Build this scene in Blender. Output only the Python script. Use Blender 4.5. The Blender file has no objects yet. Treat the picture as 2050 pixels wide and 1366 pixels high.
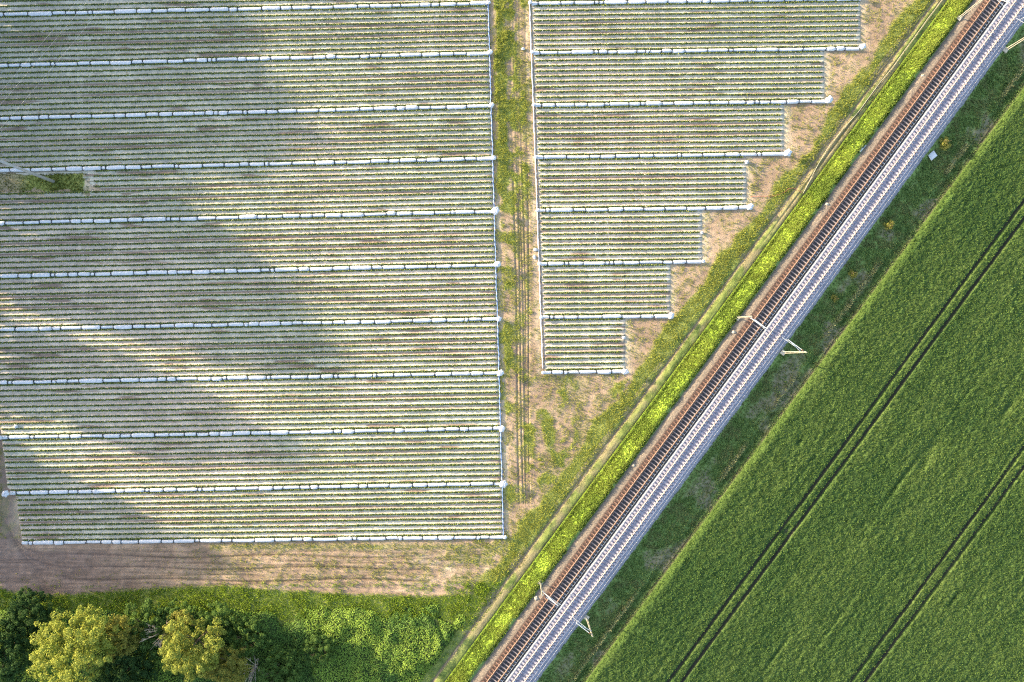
import bpy, math, random
import numpy as np
from mathutils import Vector, Matrix
R = np.random.RandomState(7); random.seed(7)
scene = bpy.context.scene
COL = scene.collection
PXM = 12.6; H = 127.0                       # photo pixels per metre on the ground, camera height
EL = 12.5; AZ = 21.5                        # sun elevation; shadows run AZ degrees clockwise from +X
def P(px, py, z=0.0):
    k = (H - z) / H / PXM
    return ((px - 1025) * k, (683 - py) * k)
# ------------------------------------------------------------------ noise
def vnoise(x, y, scale, seed=0, octaves=3):
    x = np.asarray(x, float); y = np.asarray(y, float)
    out = np.zeros(np.broadcast(x, y).shape); amp = 1.0; tot = 0
    for o in range(octaves):
        r = np.random.RandomState(seed * 17 + o * 101 + 3)
        T = r.rand(256, 256)
        fx = x / scale * 2**o + 1000.3 + o*7.7; fy = y / scale * 2**o + 1000.7 + o*3.1
        ix = np.floor(fx).astype(int); iy = np.floor(fy).astype(int)
        tx = fx - ix; ty = fy - iy
        tx = tx*tx*(3-2*tx); ty = ty*ty*(3-2*ty)
        a = T[ix % 256, iy % 256]; b = T[(ix+1) % 256, iy % 256]
        c = T[ix % 256, (iy+1) % 256]; d = T[(ix+1) % 256, (iy+1) % 256]
        out = out + amp * ((a*(1-tx)+b*tx)*(1-ty) + (c*(1-tx)+d*tx)*ty); tot += amp; amp *= .5
    return out / tot
def sstep(a, b, x):
    t = np.clip((np.asarray(x, float) - a) / (b - a), 0, 1); return t*t*(3-2*t)
def lerp3(c0, c1, t):
    return np.asarray(c0)*(1-t[..., None]) + np.asarray(c1)*t[..., None]
# ------------------------------------------------------------------ mesh / object helpers
def np_mesh(name, V, F, mats=(), cols=None, smooth=False):
    V = np.asarray(V, np.float32).reshape(-1, 3); F = np.asarray(F, np.int32); n = F.shape[1]
    me = bpy.data.meshes.new(name)
    me.vertices.add(len(V)); me.vertices.foreach_set('co', V.ravel())
    me.loops.add(F.size); me.loops.foreach_set('vertex_index', F.ravel())
    me.polygons.add(len(F)); me.polygons.foreach_set('loop_start', np.arange(len(F), dtype=np.int32)*n)
    me.polygons.foreach_set('loop_total', np.full(len(F), n, np.int32))
    if smooth: me.polygons.foreach_set('use_smooth', np.ones(len(F), bool))
    if cols is not None:
        at = me.color_attributes.new('col', 'FLOAT_COLOR', 'POINT')
        c = np.ones((len(V), 4), np.float32); c[:, :3] = np.clip(np.asarray(cols).reshape(-1, 3), 0, 1)
        at.data.foreach_set('color', c.ravel())
    me.update(calc_edges=True)
    for m in mats: me.materials.append(m)
    return me
def grid_faces(nx, ny):
    i = np.arange(nx*ny).reshape(ny, nx)
    return np.stack([i[:-1, :-1], i[:-1, 1:], i[1:, 1:], i[1:, :-1]], -1).reshape(-1, 4)
def link(name, me, parent=None, loc=None):
    o = bpy.data.objects.new(name, me); COL.objects.link(o)
    if parent: o.parent = parent
    if loc is not None: o.location = loc
    return o
def tag(o, label=None, cat=None, group=None, kind=None):
    for k, v in (('label', label), ('category', cat), ('group', group), ('kind', kind)):
        if v: o[k] = v
    return o
class MB:
    def __init__(s): s.v = []; s.f = []; s.n = 0
    def add(s, V, F): s.v += [tuple(p) for p in V]; s.f += [tuple(i+s.n for i in f) for f in F]; s.n += len(V)
    def box(s, c, d, rz=0.0):
        x, y, z = (q/2 for q in d); ca, sa = math.cos(rz), math.sin(rz); V = []
        for k in (-1, 1):
            for (a, b) in ((-1,-1), (1,-1), (1,1), (-1,1)):
                V.append((c[0]+a*x*ca-b*y*sa, c[1]+a*x*sa+b*y*ca, c[2]+k*z))
        s.add(V, [(3,2,1,0), (4,5,6,7), (0,1,5,4), (1,2,6,5), (2,3,7,6), (3,0,4,7)])
    def tube(s, pts, rad, n=6):
        pts = [Vector(p) for p in pts]; rad = rad if isinstance(rad, (list, tuple)) else [rad]*len(pts)
        V = []; F = []
        for i, p in enumerate(pts):
            d = (pts[min(i+1, len(pts)-1)] - pts[max(i-1, 0)]).normalized()
            u = d.cross(Vector((0, 0, 1)))
            if u.length < 1e-3: u = Vector((1, 0, 0))
            u.normalize(); w = d.cross(u)
            for k in range(n):
                a = 2*math.pi*k/n; V.append(p + (u*math.cos(a) + w*math.sin(a))*rad[i])
        for i in range(len(pts)-1):
            for k in range(n):
                F.append((i*n+k, i*n+(k+1) % n, (i+1)*n+(k+1) % n, (i+1)*n+k))
        F.append(tuple(range(n))[::-1]); F.append(tuple((len(pts)-1)*n+k for k in range(n)))
        s.add(V, F)
    def mesh(s, name, mat, smooth=False):
        me = bpy.data.meshes.new(name); me.from_pydata([tuple(v) for v in s.v], [], s.f)
        me.materials.append(mat)
        if smooth: me.polygons.foreach_set('use_smooth', [True]*len(me.polygons))
        return me
    def build(s, name, mat, parent=None, smooth=False): return link(name, s.mesh(name, mat, smooth), parent)
def empty(name, loc=(0, 0, 0), rz=0):
    o = bpy.data.objects.new(name, None); COL.objects.link(o); o.location = loc; o.rotation_euler = (0, 0, rz); return o
# ------------------------------------------------------------------ materials
def mat(name, color=None, attr=False, noise=(3.0, .25), noise2=None, rough=.9, bump=0.0, bscale=8.0, transl=0.0, spec=.2, metal=0.0):
    m = bpy.data.materials.new(name); m.use_nodes = True; nt = m.node_tree; N = nt.nodes; L = nt.links
    b = N['Principled BSDF']; b.inputs['Roughness'].default_value = rough
    b.inputs['Specular IOR Level'].default_value = spec; b.inputs['Metallic'].default_value = metal
    tc = N.new('ShaderNodeTexCoord'); pos = tc.outputs['Object']
    if attr:
        a = N.new('ShaderNodeAttribute'); a.attribute_name = 'col'; src = a.outputs['Color']
    else:
        a = N.new('ShaderNodeRGB'); a.outputs[0].default_value = (*color, 1); src = a.outputs[0]
    for (sc, am) in [noise] + ([noise2] if noise2 else []):
        if am <= 0: continue
        n = N.new('ShaderNodeTexNoise'); n.inputs['Scale'].default_value = sc; n.inputs['Detail'].default_value = 4
        L.new(pos, n.inputs['Vector'])
        mr = N.new('ShaderNodeMapRange'); mr.inputs['From Min'].default_value = .3; mr.inputs['From Max'].default_value = .7
        mr.inputs['To Min'].default_value = 1-am; mr.inputs['To Max'].default_value = 1+am
        L.new(n.outputs['Fac'], mr.inputs['Value'])
        mx = N.new('ShaderNodeVectorMath'); mx.operation = 'SCALE'
        L.new(src, mx.inputs[0]); L.new(mr.outputs[0], mx.inputs['Scale']); src = mx.outputs[0]
    L.new(src, b.inputs['Base Color'])
    if bump > 0:
        n = N.new('ShaderNodeTexNoise'); n.inputs['Scale'].default_value = bscale; n.inputs['Detail'].default_value = 5
        L.new(pos, n.inputs['Vector'])
        bp = N.new('ShaderNodeBump'); bp.inputs['Strength'].default_value = 1.0; bp.inputs['Distance'].default_value = bump
        L.new(n.outputs['Fac'], bp.inputs['Height']); L.new(bp.outputs[0], b.inputs['Normal'])
    if transl > 0:
        t = N.new('ShaderNodeBsdfTranslucent'); L.new(src, t.inputs['Color'])
        ms = N.new('ShaderNodeMixShader'); ms.inputs[0].default_value = transl
        L.new(b.outputs[0], ms.inputs[1]); L.new(t.outputs[0], ms.inputs[2])
        L.new(ms.outputs[0], N['Material Output'].inputs['Surface'])
    return m
M_ground = mat('soil', attr=True, noise=(1.3, .12), noise2=(9, .15), bump=.05, bscale=5)
M_mulch = mat('straw_mulch', attr=True, noise=(1.1, .08), noise2=(12, .14), bump=.03, bscale=9)
M_bank = mat('bank_soil', attr=True, noise=(2, .2), noise2=(9, .2), bump=.05, bscale=6)
M_crop = mat('crop_canopy', attr=True, noise=(1.5, .12), noise2=(7, .2), bump=.12, bscale=4)
M_leaf = mat('leaves', attr=True, noise=(.6, .12), rough=.8, transl=.4, spec=.1)
M_leafd = mat('plant_leaves', attr=True, noise=(.5, .15), rough=.6, transl=.15)
M_under = mat('undergrowth_leaves', attr=True, noise=(.3, .25), rough=.7, transl=.25)
M_ballast = mat('ballast_stone', attr=True, noise=(6, .15), noise2=(16, .28), bump=.05, bscale=12)
M_rust = mat('rusty_rail', (.30, .20, .15), noise=(5, .25), rough=.6, metal=.3)
M_steel = mat('pale_rail', (.50, .42, .35), noise=(5, .15), rough=.5, metal=.2)
M_wood = mat('old_sleeper', attr=True, noise=(1.2, .25), noise2=(8, .3))
M_conc = mat('sleeper_concrete', (.36, .335, .37), noise=(4, .10), noise2=(20, .12))
M_clip = mat('clip_steel', (.06, .05, .05), rough=.6)
M_film = mat('white_film', (.53, .53, .56), noise=(2.5, .12), rough=.45, spec=.5, bump=.04, bscale=5)
M_tie = mat('dark_tie', (.02, .025, .035), rough=.6)
M_blue = mat('blue_hose', (.22, .32, .52), noise=(3, .2), rough=.5)
M_white = mat('white_hose', (.56, .55, .58), noise=(3, .12), rough=.5)
M_tan = mat('pale_hose', (.27, .27, .21), noise=(3, .15), rough=.6)
M_red = mat('red_hose', (.36, .12, .09), rough=.6)
M_galv = mat('galvanised_steel', (.55, .57, .60), noise=(4, .1), rough=.5, metal=.2)
M_mconc = mat('mast_paint', (.30, .28, .23), noise=(4, .15), rough=.7)
M_pole = mat('pole_concrete', (.36, .35, .36), noise=(3, .12), rough=.8)
M_wire = mat('wire', (.42, .43, .45), rough=.5)
M_dark = mat('insulator', (.12, .07, .05), rough=.4)
M_bark = mat('bark', (.10, .075, .05), noise=(4, .3), bump=.03, bscale=8)
M_dead = mat('dead_wood', (.42, .34, .28), noise=(4, .2))
M_stone = mat('pale_stone', (.55, .47, .36), noise=(5, .2), bump=.03)
M_post = mat('post_steel', (.30, .31, .33), rough=.5, metal=.4)
# ------------------------------------------------------------------ rail frame: s along the line (up-right), t across (right)
DX, DY = .5938, .8046
def ST(s, t): return (s*DX + t*DY, s*DY - t*DX)
def T_of(u, z=0.0):      # across-distance of the line that shows at photo column u on row 600
    k = (H - z)/H/PXM
    return ((u-1025)*DY - 83*DX)*k
def s_of(px, py, z=0.0):
    x, y = P(px, py, z); return x*DX + y*DY
def U_at(x, y): return (1025+PXM*x) + .738*((683-PXM*y)-600)
BANK = [(1455, 0), (1463, .05), (1494, 1.56), (1500, 1.60), (1508, 1.40), (1514, 1.42), (1628, 1.36), (1650, .52), (1672, .22), (1690, .05), (1708, -.02), (1717, -.25), (1724, -.28), (1732, .0)]
BT = [T_of(u, max(z, 0)) for u, z in BANK]; BZ = [z for u, z in BANK]
def bank_z(t): return np.interp(t, BT, BZ)
# field lines
LL = [(-75, -93), (30, 8), (132, 107), (238, 213), (342, 318), (447, 424), (553, 531), (660, 639), (766, 747), (876, 858), (987, 968), (1087, 1075)]
def left_y(k, X):   # k = -1 .. 10, roll index (float)
    a = np.interp(k+1, range(12), [p[0] for p in LL]); b = np.interp(k+1, range(12), [p[1] for p in LL])
    return a + (b-a)*X/985.0
RL = [-96, 8, 107, 212, 316, 422, 529, 636, 746]
def right_y(k, X): return np.interp(k+1, range(9), RL) - .014*(X-1070)
def edge_l(Y): return np.interp(Y, [-100, 0, 280, 380, 640, 1000, 1078], [974, 977, 985, 988, 996, 1006, 1008])
def edge_r(Y): return np.interp(Y, [-100, 0, 280, 380, 640, 746], [1058, 1060, 1070, 1074, 1083, 1087])
REND = {-1: 1724, 0: 1720, 1: 1648, 2: 1567, 3: 1492, 4: 1403, 5: 1340, 6: 1250}
# ------------------------------------------------------------------ grass density (photo-plan coordinates)
def grass_amount(X, Y):
    U = X + .738*(Y-600)
    x = (X-1025)/PXM; y = (683-Y)/PXM
    n1 = vnoise(x, y, 5, 11, 4); n2 = vnoise(x, y, 1.6, 12, 3)
    edge = 1379 + 26*(n1-.5)*2 + 10*(n2-.5)
    edge = edge + 14*sstep(700, 300, Y)
    g = sstep(edge-10, edge+6, U)                                   # weed belt by the track
    rut = np.maximum(np.exp(-((U-1430+3*(n1-.5))/2.6)**2), np.exp(-((U-1456.5)/2.2)**2))
    g = g*(1-rut*.95)
    g = np.where((U > 1420) & (U < 1462), g*(.72+.28*sstep(.35, .55, n2)), g)
    # alley
    al = (X > 988) & (X < 1066) & (Y < 1100)
    strip = 1.2*np.exp(-((X-(1000+.024*Y))/10)**2)*sstep(400, 330, Y) + .75*np.exp(-((X-(1001+.02*Y))/8)**2)*sstep(.45, .62, n1+.3*(n2-.5))
    mid = (.9*sstep(.33, .52, n2)*np.exp(-((X-1022)/11)**2) + 1.0*sstep(.40, .56, n1)*np.exp(-((X-(1046+.01*Y))/8)**2))*sstep(760, 250, Y) + .55*sstep(.44, .60, n2)*(.4+1.2*n1)
    g = np.where(al, np.maximum(g, np.clip(strip+mid, 0, 1)), g)
    # triangle below the right field
    tri = (X > 1048) & (Y > 748) & (U < 1400) & (Y < 1100)
    g = np.where(tri, np.maximum(g, .42*sstep(.38, .60, n2) + .7*sstep(.50, .70, n1)*sstep(.35, .55, n2) + .55*np.exp(-((X-1110+.15*(Y-900))/16)**2)*sstep(860, 930, Y)), g)
    # headland below the left field
    hd = (Y > 1078) & (X < 1100) & (U < 1420)
    yb = 1178 + 6*np.sin(X/90.0) + 14*(n1-.5) + 12*sstep(650, 900, X)
    gh = sstep(yb-4, yb+10, Y)
    gh = np.maximum(gh, .8*np.exp(-((Y-1095)/8)**2)*sstep(120, 420, X)*(.45+.55*n2*2*.6))
    gh = np.maximum(gh, sstep(.47, .62, n2)*(.22 + .4*sstep(760, 960, X)))
    gh = np.maximum(gh, .55*sstep(880, 1010, X)*sstep(.35, .6, n2)*sstep(.3, .5, n1))
    gh = gh * np.where(X < 420, 1-.85*sstep(1150, 1130, Y)*sstep(100, 60, np.abs(Y-1130)*0), 1)
    gh = gh*np.where(Y < 1172, .2+.8*sstep(230, 520, X), 1)
    g = np.where(hd, np.maximum(g, gh), g)
    # patch round the pole
    pp = (X < 160+50*(n2-.5)) & (Y > 346) & (Y < 382+16*(n2-.5)) & (X > -130)
    g = np.where(pp, .45+.55*sstep(20, 70, X), g)
    g = np.where((X < 12) & (Y > 1180), 1, g)
    free = (Y > 0) & (U < 1400) & (Y < 1175)
    g = np.maximum(g, np.where(free, .30*sstep(.48, .66, vnoise(x, y, .8, 14, 2)) + .10, 0)*np.where(Y > 1078, sstep(200, 620, X), 1))
    return np.clip(g, 0, 1)
# ------------------------------------------------------------------ GROUND
def ground():
    fx = np.arange(-96, 90.01, .25); fy = np.arange(-64, 64.01, .25)
    fx = np.unique(np.round(np.concatenate([fx[(fx < -3.4) | (fx > 3.7)], np.arange(-3.4, 3.71, .09)]), 4)); fy = np.unique(np.round(np.concatenate([fy[(fy < -41) | (fy > -31.7)], np.arange(-41, -31.69, .1)]), 4))
    far = np.array([4, 12, 30, 70, 150, 320, 700, 1500, 3000.])
    xs = np.concatenate([fx[0]-far[::-1], fx, fx[-1]+far]); ys = np.concatenate([fy[0]-far[::-1], fy, fy[-1]+far])
    x, y = np.meshgrid(xs, ys); X = 1025+PXM*x; Y = 683-PXM*y; U = X+.738*(Y-600)
    n1 = vnoise(x, y, 6, 1, 4); n2 = vnoise(x, y, .7, 2, 2); n3 = vnoise(x, y, 2, 3, 3)
    z = (n3-.5)*.07 + (n2-.5)*.07
    g = grass_amount(X, Y)
    soil = lerp3((.28, .19, .13), (.40, .28, .188), sstep(.3, .7, n1*.5+n3*.5))
    soil = soil*(.82+.36*n2[..., None])
    st = np.zeros_like(x)                                            # pale straw litter at row ends
    for k, e in REND.items():
        ya = right_y(k, e); yb = right_y(k+1, e)
        st = np.maximum(st, np.exp(-np.maximum((X-e-2)/13, 0)**2)*(X > e-8)*(Y > ya-4)*(Y < yb+4))
    st = np.maximum(st, .7*np.exp(-((X-edge_l(Y)-7)/6)**2)*(Y > 380)*(Y < 1085))
    st = np.maximum(st, .6*np.exp(-((X-edge_r(Y)+7)/5)**2)*(Y < 750))
    st = np.maximum(st, np.exp(-(((X-172)/16)**2+((Y-365)/22)**2)))
    st = np.maximum(st, .9*np.exp(-((Y-391)/5)**2)*(X < 175))
    st = np.maximum(st, .95*np.exp(-(((X-32)/14)**2+((Y-1030)/40)**2)))
    for cx, cy, r in ((895, 1137, 14), (845, 1120, 18), (870, 1128, 12), (975, 1140, 8), (1515, 340, 14), (1410, 435, 16), (178, 1112, 5)):
        st = np.maximum(st, .8*np.exp(-(((X-cx)/r)**2+((Y-cy)/r/.8)**2)))
    st = np.clip(st*(.4+1.1*n3), 0, 1)
    soil = lerp3(soil, (.54, .44, .31), st*.75)
    # ruts
    ru = np.zeros_like(x)
    for x0, dxx, w in ((1021, .020, 2.2), (1033, .022, 2.2), (1040, .018, 2.0), (1053, .008, 1.8), (1028, .021, 1.5)):
        c = x0 + dxx*Y + 1.5*np.sin(Y/120.0+x0)
        ru = np.maximum(ru, np.exp(-((X-c)/w)**2)*(Y < 1010)*(Y > 330))
        ru = np.maximum(ru, .4*np.exp(-((X-c)/w)**2)*(Y <= 330))
    for j in range(9):                                               # headland wheel marks that swing up at the left
        yy = 1106+j*8+3*np.sin(X/60.0+j*1.7)
        turn = 210*np.exp(-np.maximum(X+20, 0)/ (26+3*j))
        ru = np.maximum(ru, (.5+.5*(j % 3 == 1))*np.exp(-((Y-(yy-turn))/2.3)**2)*(X < 1000-j*20)*sstep(.32, .5, vnoise(X, Y, 160, 30+j, 2)+.14))
    z = z - .09*ru; soil = soil*(1-np.where((Y > 1085) | (X < 80), .6, .26)[..., None]*ru[..., None])
    shaded_soil = np.maximum(sstep(60, 10, X)*(Y > 830), sstep(520, 60, X)*sstep(1085, 1110, Y)*(Y < 1190))     # dark corner soil, tree shade put into its colour
    soil = lerp3(soil, np.array((.165, .115, .10))*(.8+.4*n2[..., None]), np.clip(shaded_soil, 0, 1)*.8)
    streak = vnoise(X/34, Y/2.0, 1.6, 21, 3)
    soil = soil*np.where((Y > 1095) & (Y < 1190) & (X < 950), .62+.76*streak, 1)[..., None]
    green = lerp3((.14, .19, .03), (.26, .29, .05), n3)
    col = lerp3(soil, green, np.clip(g*1.05, 0, 1)**1.6*.85)
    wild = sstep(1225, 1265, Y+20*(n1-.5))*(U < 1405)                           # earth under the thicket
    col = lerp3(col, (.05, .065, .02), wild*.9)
    # under the crop and embankment keep the sheet low
    t = x*DY - y*DX
    z = np.where((t > T_of(1413)) & (t <= BT[0]+.6), z-.10, z)
    z = np.where(t > BT[0], -.10 - .3*sstep(BT[8], BT[10], t), z)
    z = np.where((np.abs(x) > 97) | (np.abs(y) > 65), np.minimum(z, 0), z)
    far_m = np.maximum(sstep(92, 100, np.abs(x)), sstep(62, 70, np.abs(y)))
    col = lerp3(col, (.09, .12, .035), far_m)
    V = np.stack([x, y, z], -1)
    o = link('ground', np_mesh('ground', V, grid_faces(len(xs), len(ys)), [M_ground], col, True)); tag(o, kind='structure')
ground()
def farm_track():
    ta, tb = T_of(1410), T_of(1466); ss = np.arange(-118, 115, .35); ts = np.arange(ta, tb, .075)
    t, s = np.meshgrid(ts, ss); x, y = ST(s, t); X = 1025+PXM*x; Y = 683-PXM*y; U = X+.738*(Y-600)
    n1 = vnoise(x, y, 3, 91, 3); n2 = vnoise(x, y, .6, 92, 2); w = 1.6*np.sin(s/11)+1.2*(n1-.5)*4
    r1 = np.exp(-((U-1430-w*.7)/(4.2+3*(n1-.5)))**2); r2 = np.exp(-((U-1456-w*.3)/2.8)**2)*.9; r3 = .75*np.exp(-((U-1443+w*.6)/2.2)**2)*sstep(560, 330, Y); r4 = .6*np.exp(-((U-1421-w)/2.0)**2)*sstep(500, 250, Y)
    ru = np.clip(np.maximum.reduce([r1, r2, r3, r4]), 0, 1)
    z = .02+(n2-.5)*.05+.05*np.exp(-((U-1443)/7)**2)-.13*ru*(.7+.6*n1); z = np.where((t < ta+.15) | (t > tb-.15), -.06, z)
    n3 = vnoise(s/3, t, .8, 93, 3); c = lerp3((.08, .12, .03), (.24, .27, .07), sstep(.25, .75, .5*n2+.5*n3)); c = lerp3(c, np.array((.29, .22, .135)), sstep(.40, .62, n1)*.7)
    c = lerp3(c, np.array((.20, .145, .10))*(.8+.4*n2[..., None]), np.clip(ru*1.1, 0, 1)*.92)
    tag(link('path', np_mesh('path', np.stack([x, y, z], -1), grid_faces(len(ts), len(ss)), [M_ground], c, True)), kind='structure')
farm_track()
# ------------------------------------------------------------------ BED FIELDS (straw mulched ridges)
def bed_field(name, yf, k0, k1, xs_fn, xe_fn, nx, seed):
    per = 9
    ks = np.arange(k0, k1+1e-6, 1/10/per); nk = len(ks)
    tt = np.linspace(0, 1, nx)
    K, T = np.meshgrid(ks, tt, indexing='ij')
    Xs = np.array([xs_fn(k) for k in ks])[:, None]; Xe = np.array([xe_fn(k) for k in ks])[:, None]
    X = Xs + (Xe-Xs)*T; Y = yf(K, X)
    x = (X-1025)/PXM; y = (683-Y)/PXM
    ph = (K*10) % 1.0                              # plant row at .5
    d = np.abs(ph-.5)*2                            # 0 at row, 1 mid furrow
    ridge = 1-sstep(.22, .86, d)
    n1 = vnoise(x, y*2.2, 4, seed, 4); n2 = vnoise(x, y, .5, seed+1, 2)
    z = .03+.13*ridge + (n2-.5)*.04
    z = z*sstep(0, .004, T)*sstep(1, .996, T) + .005
    fr = (K - np.floor(K))*10
    wheel = np.maximum(np.exp(-((fr-4)/.22)**2), np.exp(-((fr-6)/.22)**2))
    patchy = sstep(.35, .62, vnoise(x, y, 14, seed+5, 3)+.12*(n1-.5))
    straw = lerp3((.44, .385, .32), (.57, .49, .40), sstep(.3, .7, n1))
    straw = straw*np.where(name == 'field', 1, 1)*lerp3((.92, .96, .93), (1.06, 1.0, .98), sstep(.35, .65, vnoise(x, y, 22, 77, 2)))
    straw = straw*(.88+.24*n2[..., None])
    soilc = np.array((.20, .125, .095))
    b = wheel*(.5+.6*patchy)*(.55+.6*vnoise(x/6, y*6, 1, seed+8, 2))
    b = np.maximum(b, .85*sstep(.66, .78, vnoise(x/5, y*1.9, 1.3, seed+9, 3)))     # worn dashes in the straw
    if name == 'field' and seed == 40:
        for cx, cy, rx, ry, am in ((85, 78, 45, 20, .75), (50, 178, 55, 14, .6), (210, 255, 60, 6, .5), (150, 230, 80, 8, .3), (110, 285, 60, 14, .5), (300, 88, 120, 6, .55), (215, 380, 24, 4, .8), (75, 400, 60, 8, .6), (80, 1005, 30, 4, .8), (90, 1045, 30, 4, .8), (75, 1022, 25, 3, .9), (85, 1030, 28, 3, .9)):
            b = np.maximum(b, am*np.exp(-((X-cx)/rx)**2-((Y-cy)/ry)**2)*(.5+n2))
    col = lerp3(straw, soilc, np.clip(b, 0, 1)*.9)
    top = 1-sstep(.10, .34, d)
    col = lerp3(col, (.10, .10, .045), top*.7)
    gutter = (fr < .42) | (fr > 9.58)
    if np.any(gutter): z = np.where(gutter & (K > k0+.02), np.minimum(z, .06), z)
    V = np.stack([x, y, z], -1)
    if name == 'field' and seed == 40:             # the pole's weedy patch cuts rows short
        F = grid_faces(nx, nk); c = V.reshape(-1, 3)[F].mean(1); cX = 1025+PXM*c[:, 0]; cY = 683-PXM*c[:, 1]
        nz = vnoise(c[:, 0], c[:, 1], 1.2, 47, 2)-.5; F = F[~((cX < 176+70*nz) & (cY > 348+12*nz) & (cY < 387+26*nz))]
    else: F = grid_faces(nx, nk)
    return tag(link(name, np_mesh(name, V, F, [M_mulch], col, True)), kind='structure')
def left_start(k):
    if k < 9-.05: return float(np.interp(k, [-1, 7.0, 8.0, 8.6, 9], [-130, -130, -6 if k > 7.4 else -130, 4, 14])) if k > 7.4 else -130
    return float(np.interp(k, [9, 9.1, 10], [16, 34, 46]))
def left_start_row(k):
    if k > 7.75: return float(np.interp(k, [7.75, 8.9, 9.05, 10], [3, 18, 34, 48]))
    if 3.0 < k < 3.42: return 190
    return -125
bed_field('field', left_y, -1, 10.0, lambda k: -128 if k < 7.7 else left_start_row(k)-3, lambda k: edge_l(left_y(k, 985))-2, 340, 40)
for k in range(-1, 7):
    bed_field('field', right_y, k, k+1, lambda q: edge_r(right_y(q, 1070))+3, lambda q, k=k: REND[k]+2, int((REND[k]-1070)/PXM/.3), 50+k)
# ------------------------------------------------------------------ leaf clouds
def quads(C, Nrm, size, cols, asp=1.0):
    """square-ish leaves: centres C, normals Nrm, half sizes"""
    n = len(C); Nrm = Nrm/np.linalg.norm(Nrm, axis=1)[:, None]
    r = R.randn(n, 3); a = np.cross(Nrm, r); a /= np.linalg.norm(a, axis=1)[:, None]+1e-9; b = np.cross(Nrm, a)
    s = size[:, None] if np.ndim(size) else size
    V = np.stack([C-a*s, C-b*s*asp, C+a*s, C+b*s*asp], 1)
    return V.reshape(-1, 3), np.arange(n*4).reshape(-1, 4), np.repeat(cols, 4, 0)
def plant_row_mesh(L, seed):
    r = np.random.RandomState(seed); n = int(L*46)
    x = r.rand(n)*L; cl = np.round(x/.33)*.33; x = cl*.45+x*.55 + r.randn(n)*.03
    a = r.rand(n)*math.pi; rad = np.sqrt(r.rand(n))
    bush = .8+.35*vnoise(x, x*0+seed, 1.1, seed, 3)*1.2
    y = np.cos(a)*rad*.20*bush + .02*np.sin(x/3+seed); z = .12+np.sin(a)*rad*.17*bush
    keep = vnoise(x, x*0+seed*3, 5, seed+2, 3) > -1
    x, y, z, a = x[keep], y[keep], z[keep], a[keep]; n = len(x)
    N = np.stack([r.randn(n)*.5, np.cos(a)+r.randn(n)*.4, np.abs(np.sin(a))+.4+r.randn(n)*.3], -1)
    t = r.rand(n)
    c = lerp3((.05, .085, .02), (.24, .27, .05), t**1.5)
    c = np.where((r.rand(n) < .01)[:, None], (.5, .5, .42), c)
    V, F, cc = quads(np.stack([x, y, z], -1), N, .055+.045*r.rand(n), c)
    m = int(L/.5)+1; xs = np.linspace(0, L, m); ww = .07+.03*r.rand(m); b = len(V)      # the low mat of stems that joins the plants
    V = np.concatenate([V, np.stack([xs, -ww, xs*0+.17], -1), np.stack([xs, ww, xs*0+.17], -1)]); i = np.arange(m-1)+b
    F = np.concatenate([F, np.stack([i, i+1, i+1+m, i+m], -1)]); cc = np.concatenate([cc, np.tile((.06, .09, .025), (2*m, 1))])
    return np_mesh('strawberry_row', V, F, [M_leafd], cc)
ORD = ['first', 'second', 'third', 'fourth', 'fifth', 'sixth', 'seventh', 'eighth', 'ninth', 'tenth', 'eleventh']
row_meshes = {}
def get_row(L, v):
    key = (round(L/4), v)
    if key not in row_meshes: row_meshes[key] = (plant_row_mesh(L, 100+len(row_meshes)), L)
    return row_meshes[key]
def put_row(Xs, Ys, Xe, Ye, v, label, group):
    a = P(Xs, Ys); b = P(Xe, Ye); L = math.dist(a, b)
    me, L0 = get_row(L, v)
    o = link('strawberry_row', me, None, (a[0], a[1], .02))
    o.rotation_euler[2] = math.atan2(b[1]-a[1], b[0]-a[0]); o.scale = (L/L0, 1, 1)
    tag(o, label, 'strawberry row', group)
for ki in range(-1, 10):
    for j in range(10):
        k = ki+(j+.5)/10; Xe = float(edge_l(left_y(k, 985)))-4; Xs = left_start_row(k)
        if left_y(k, 0) < -25: continue
        lab = ('%s green strawberry row above the topmost film roll of the left field' % ORD[9-j]) if ki < 0 else \
              ('%s green strawberry row below the %s film roll of the left field' % (ORD[j], ORD[ki]))
        put_row(Xs, left_y(k, Xs), Xe, left_y(k, Xe), (j*3+ki) % 4, lab, 'strawberry rows of the left field')
for ki in range(-1, 7):
    for j in range(10):
        k = ki+(j+.5)/10; Xs = float(edge_r(right_y(k, 1070)))+7; Xe = REND[ki]-3 - random.random()*5
        if right_y(k, 1070) < -12: continue
        lab = ('%s green strawberry row above the topmost film roll of the stepped right field' % ORD[9-j]) if ki < 0 else \
              ('%s green strawberry row below the %s film roll of the stepped right field' % (ORD[j], ORD[ki]))
        put_row(Xs, right_y(k, Xs), Xe, right_y(k, Xe), (j+ki) % 2, lab, 'strawberry rows of the right field')
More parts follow.
